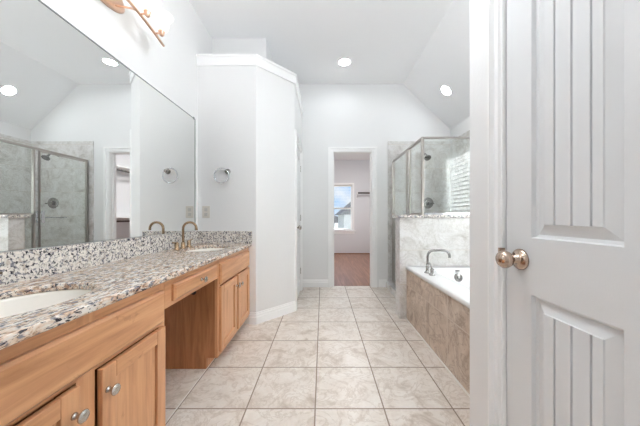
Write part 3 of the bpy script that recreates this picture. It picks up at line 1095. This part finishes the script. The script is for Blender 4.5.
t = thing('vanity_desk', (-1.0, (N1 + K0) / 2, 0.655), 'shallow maple drawer over the open knee space between the cabinets', 'drawer')
B(XFF - 0.02, XFF, N1 + 0.001, K0 - 0.001, 0.655, CZ0).build('apron_rail', 'wood_y', t)
B(XL + 0.05, XFF - 0.02, N1 + 0.001, N1 + 0.019, 0.690, CZ0).build('drawer_runner', 'panel', t)
B(XL + 0.05, XFF - 0.02, K0 - 0.019, K0 - 0.001, 0.690, CZ0).build('drawer_runner', 'panel', t)
df = slab_front(t, 1.268, 1.785, 0.677, 0.760, 'drawer_front')
cab_knob(df, XDR, 1.54, 0.718)
struct(B(XTK, XTK + 0.005, N1 - 0.001, K1, 0, 0.004).build('trim_8', 'caulk'), 'white caulk line on the floor along the vanity toe kick', 'trim')

# countertop with two oval cut-outs
CX_F = -0.722
S1 = (-1.008, 0.818, 0.177, 0.225)
S2 = (-1.005, 2.195, 0.178, 0.222)


def holed_block(m, x0, x1, y0, y1, z0, z1, hole):
    cx, cy, ax, ay = hole
    angs = [2 * PI * k / 56 for k in range(56)]
    for (px, py) in ((x0, y0), (x1, y0), (x1, y1), (x0, y1)):
        angs.append(math.atan2(py - cy, px - cx) % (2 * PI))
    angs = sorted(set(round(a, 6) for a in angs))
    inner, outer = [], []
    for a in angs:
        ca, sa = math.cos(a), math.sin(a)
        k = 1.0 / math.sqrt((ca / ax) ** 2 + (sa / ay) ** 2)
        inner.append((cx + ca * k, cy + sa * k))
        ks = []
        if ca > 1e-9: ks.append((x1 - cx) / ca)
        if ca < -1e-9: ks.append((x0 - cx) / ca)
        if sa > 1e-9: ks.append((y1 - cy) / sa)
        if sa < -1e-9: ks.append((y0 - cy) / sa)
        k = min(ks)
        outer.append((round(cx + ca * k, 6), round(cy + sa * k, 6)))
    n = len(angs)
    for z, fl in ((z1, 1), (z0, -1)):
        vs = [(x, y, z) for x, y in inner] + [(x, y, z) for x, y in outer]
        fs = [(k, n + k, n + (k + 1) % n, (k + 1) % n) for k in range(n)]
        m.add(vs, [f_ if fl > 0 else tuple(reversed(f_)) for f_ in fs])
    vs = [(x, y, z0) for x, y in inner] + [(x, y, z1) for x, y in inner]
    m.add(vs, [(k, n + k, n + (k + 1) % n, (k + 1) % n) for k in range(n)])
    # front and back faces
    for xx in (x0, x1):
        ed = sorted([p for p in outer if abs(p[0] - xx) < 1e-5], key=lambda p: p[1])
        for p, q in zip(ed[:-1], ed[1:]):
            f_ = [(xx, p[1], z0), (xx, q[1], z0), (xx, q[1], z1), (xx, p[1], z1)]
            m.add(f_, [(0, 1, 2, 3)] if xx == x1 else [(3, 2, 1, 0)])


t = thing('countertop', (-1.0, 1.47, CZ0), 'speckled cream and grey granite countertop running along both vanity cabinets', 'countertop')
m = MB()
CXB = XL + 0.002
Y0c, Y1c = 0.36, YA - 0.002


def plain(m, x0, x1, y0, y1, ends):
    for z, fl in ((CZ1, 1), (CZ0, -1)):
        q = [(x0, y0, z), (x1, y0, z), (x1, y1, z), (x0, y1, z)]
        m.add(q, [(0, 1, 2, 3) if fl > 0 else (3, 2, 1, 0)])
    m.add([(x1, y0, CZ0), (x1, y1, CZ0), (x1, y1, CZ1), (x1, y0, CZ1)], [(0, 1, 2, 3)])
    m.add([(x0, y0, CZ0), (x0, y1, CZ0), (x0, y1, CZ1), (x0, y0, CZ1)], [(3, 2, 1, 0)])
    if 0 in ends:
        m.add([(x0, y0, CZ0), (x1, y0, CZ0), (x1, y0, CZ1), (x0, y0, CZ1)], [(0, 1, 2, 3)])
    if 1 in ends:
        m.add([(x0, y1, CZ0), (x1, y1, CZ0), (x1, y1, CZ1), (x0, y1, CZ1)], [(3, 2, 1, 0)])


plain(m, CXB, CX_F, Y0c, 0.55, (0,))
holed_block(m, CXB, CX_F, 0.55, 1.08, CZ0, CZ1, S1)
plain(m, CXB, CX_F, 1.08, 1.93, ())
holed_block(m, CXB, CX_F, 1.93, 2.46, CZ0, CZ1, S2)
plain(m, CXB, CX_F, 2.46, Y1c, (1,))
top = m.build('slab', 'granite', t, 0.007, 3)
tag(B(CXB, XL + 0.024, Y0c, Y1c - 0.0205, CZ1, 0.957).build('backsplash', 'granite_v', None, 0.002),
    'long upright granite strip along the left wall under the mirror', 'backsplash')
tag(B(CXB, CX_F + 0.004, Y1c - 0.02, Y1c, CZ1, 0.952).build('side_splash', 'granite_v', None, 0.002),
    'short upright granite strip along the closet wall at the counter end', 'backsplash')


# sinks
def sink(s, label):
    cx, cy, ax, ay = s
    t = thing('sink', (cx, cy, 0.66), label, 'sink', 'oval undermount sinks')
    m = MB()
    rings = []
    for (k, z) in ((1.10, CZ0 - 0.001), (1.015, CZ0 - 0.001), (0.995, CZ0 - 0.010), (0.93, 0.745), (0.80, 0.695), (0.55, 0.665), (0.25, 0.655), (0.13, 0.653)):
        rings.append([(cx + ax * k * math.cos(a), cy + ay * k * math.sin(a), z) for a in [2 * PI * i / 48 for i in range(48)]])
    m.loft(rings, True)
    m.build('bowl', 'ceramic', t)
    MB().lathe([(0.0, 0.0), (0.020, 0.0), (0.024, 0.002), (0.026, -0.002)], (cx, cy, 0.654), (0, 0, 1), 24).build('drain', 'nickel', t)
    return t


sink(S1, 'white oval sink set in the near end of the granite top')
sink(S2, 'white oval sink set in the far end of the granite top')

# faucets (far one in view)
FX, FY = -1.19, 2.16
t = thing('sink_faucet', (FX, FY, CZ1), 'champagne bronze gooseneck faucet at the far sink by the mirror', 'faucet', 'bronze sink faucets')
MB().tube(gooseneck((FX, FY, CZ1 + 0.01), 0.212, 0.115, (1, 0), 0.012, 0.0095), 0.0098, 14).build('spout', 'champagne', t)
MB().lathe([(0.0, 0), (0.026, 0), (0.026, 0.006), (0.018, 0.011), (0.016, 0.05), (0.0125, 0.056)], (FX, FY, CZ1), (0, 0, 1), 24).build('spout_base', 'champagne', t)
for s in (-1, 1):
    hm = MB()
    yy = FY + s * 0.095
    hm.lathe([(0.0, 0), (0.024, 0), (0.024, 0.006), (0.016, 0.011), (0.016, 0.045), (0.013, 0.062), (0.0, 0.064)], (FX, yy, CZ1), (0, 0, 1), 22)
    hm.tube([(FX, yy, CZ1 + 0.052), (FX, yy + s * 0.035, CZ1 + 0.060), (FX, yy + s * 0.06, CZ1 + 0.064)], [0.007, 0.006, 0.005], 10)
    hm.build('lever_handle', 'champagne', t)
copy_tree(t, (0, S1[1] - S2[1], 0), 'champagne bronze gooseneck faucet at the near sink, outside the frame')

# mirror
MZ0, MZ1, MY0, MY1 = 0.959, 2.072, 0.36, 2.53
t = thing('wall_mirror', (XL, (MY0 + MY1) / 2, MZ0), 'large frameless mirror on the left wall above the granite backsplash', 'mirror')
B(XL, XL + 0.005, MY0, MY1, MZ0, MZ1).build('backing', 'mirror_edge', t)
MB().add([(XL + 0.0055, MY0 + 0.002, MZ0 + 0.002), (XL + 0.0055, MY1 - 0.003, MZ0 + 0.002), (XL + 0.0055, MY1 - 0.003, MZ1 - 0.003), (XL + 0.0055, MY0 + 0.002, MZ1 - 0.003)],
         [(0, 1, 2, 3)]).build('glass', 'mirror', t)
B(XL + 0.004, XL + 0.008, MY0, MY1, MZ1 - 0.003, MZ1 + 0.003).build('edge_strip', 'mirror_edge', t)
B(XL + 0.004, XL + 0.008, MY1 - 0.003, MY1 + 0.003, MZ0, MZ1 + 0.003).build('edge_strip', 'mirror_edge', t)
B(XL, XL + 0.010, MY1 - 0.035, MY1 - 0.015, MZ1 - 0.010, MZ1 + 0.012).build('clip', 'mirror_edge', t, 0.002)

# vanity light
LX = -1.13
def bar_z(y):
    return 2.357 - 0.36 * (y - 1.45) ** 2
t = thing('vanity_light', (XL, 1.45, 2.41), 'rose bronze bar light with lit white bell shades above the mirror', 'wall light')
bp = MB()
rings = []
for (k, x) in ((1.0, XL), (1.0, XL + 0.008), (0.9, XL + 0.018), (0.75, XL + 0.022)):
    rings.append([(x, 1.45 + 0.18 * k * math.cos(a), 2.43 + 0.085 * k * math.sin(a)) for a in [2 * PI * i / 40 for i in range(40)]])
bp.loft(rings, True, True)
bp.build('backplate', 'copper', t)
for y in (1.36, 1.54):
    MB().tube([(XL + 0.015, y, 2.385), (LX - 0.03, y, bar_z(y) + 0.012), (LX, y, bar_z(y))], 0.006, 10).build('arm', 'copper', t)
ys = [1.10 + 0.70 * k / 16 for k in range(17)]
MB().tube([(LX, y, bar_z(y)) for y in ys], 0.0085, 12).build('bar', 'copper', t)
SX = LX + 0.045
for y in (1.193, 1.333, 1.567, 1.707):
    z = bar_z(y) + 0.006
    fm = MB()
    fm.tube([(LX, y, bar_z(y)), (SX, y, z)], 0.006, 10)
    fm.lathe([(0.0, -0.024), (0.008, -0.022), (0.015, -0.014), (0.016, -0.004), (0.019, 0.004), (0.020, 0.010), (0.0, 0.011)], (SX, y, z), (0, 0, 1), 22)
    fm.build('fitter', 'copper', t)
    MB().lathe([(0.019, 0.010), (0.030, 0.018), (0.040, 0.038), (0.044, 0.060), (0.050, 0.085), (0.061, 0.105), (0.070, 0.114),
                (0.067, 0.116), (0.056, 0.105), (0.046, 0.085), (0.040, 0.060), (0.036, 0.038), (0.026, 0.020), (0.016, 0.012)],
               (SX, y, z), (0, 0, 1), 28, caps=False).build('shade', 'shade', t)
    MB().lathe([(0.0, 0.012), (0.011, 0.014), (0.012, 0.03), (0.021, 0.05), (0.023, 0.062), (0.016, 0.078), (0.0, 0.083)], (SX, y, z), (0, 0, 1), 20, caps=False).build('bulb', 'bulb', t)

# towel ring and outlet on the closet wall
t = thing('towel_ring', (-0.985, YA, 1.56), 'chrome towel ring on the white wall beside the mirror', 'towel ring')
MB().lathe([(0.0, 0), (0.027, 0), (0.027, 0.006), (0.018, 0.012), (0.012, 0.018), (0.012, 0.045), (0.015, 0.05), (0.0, 0.054)], (-0.968, YA, 1.560), (0, -1, 0), 24).build('mount', 'dark_nickel', t)
rp = [(-1.015 + 0.074 * math.sin(a), YA - 0.045, 1.512 + 0.074 * math.cos(a)) for a in [2 * PI * k / 40 for k in range(41)]]
MB().tube(rp, 0.006, 10, caps=False).build('ring', 'chrome', t)
t = thing('outlet', (-1.19, YA, 1.085), 'white electrical outlet plate on the wall between mirror and towel ring', 'outlet')
B(-1.229, -1.151, YA - 0.006, YA, 1.085, 1.207).build('plate', 'plastic', t, 0.002)
for z in (1.122, 1.170):
    B(-1.206, -1.174, YA - 0.008, YA - 0.005, z - 0.016, z + 0.016).build('socket', 'socket', t, 0.003)


# recessed lamps
def can(x, y, z, n, label, r=0.075, lamp='can'):
    n = Vector(n).normalized()
    t = thing('recessed_light', (x, y, z), label, 'ceiling light', 'recessed ceiling lights')
    MB().lathe([(r + 0.022, 0.0), (r + 0.022, 0.003), (r + 0.004, 0.008), (r, 0.002), (r, -0.001)], (x, y, z), n, 36, caps=False).build('trim_ring', 'trim', t)
    MB().lathe([(0.0, 0.0025), (r, 0.002)], (x, y, z), n, 36, caps=False).build('lens', lamp, t)
    return t


can(0.295, 3.39, HC, (0, 0, -1), 'round recessed ceiling light in the flat ceiling near the doorway')
sx_ = 1.657
can(sx_, 3.39, HC - (sx_ - XF) * 0.955, (-0.955, 0, -1), 'round recessed light in the sloping ceiling over the shower', 0.07)
can(-0.30, 0.25, HC, (0, 0, -1), 'added recessed fill light over the near end of the vanity, unseen above the frame', lamp='can_fill')  # added lamp to brighten the near part of the room
can(-0.35, -0.5, HC, (0, 0, -1), 'added recessed fill light behind the camera, unseen', lamp='can')  # added lamp out of view, extra bounce from the rear

# added globe lamp, unseen, brightening walls and ceiling
GXC, GYC, GZC = -0.02, 1.10, 2.56
t = thing('fill_globe', (GXC, GYC, HC), 'added opal globe lamp for fill light over the middle of the room, unseen above the frame', 'ceiling light')
MB().lathe([(0.0, 0), (0.07, 0), (0.07, 0.012), (0.02, 0.028), (0.0, 0.03)], (GXC, GYC, HC), (0, 0, -1), 28).build('canopy', 'nickel', t)
MB().tube([(GXC, GYC, HC - 0.02), (GXC, GYC, GZC + 0.15)], 0.008, 12).build('stem', 'nickel', t)
MB().lathe([(0.16 * math.sin(PI * k / 18), -0.16 * math.cos(PI * k / 18)) for k in range(19)], (GXC, GYC, GZC), (0, 0, 1), 32, caps=False).build('globe', 'globe', t)
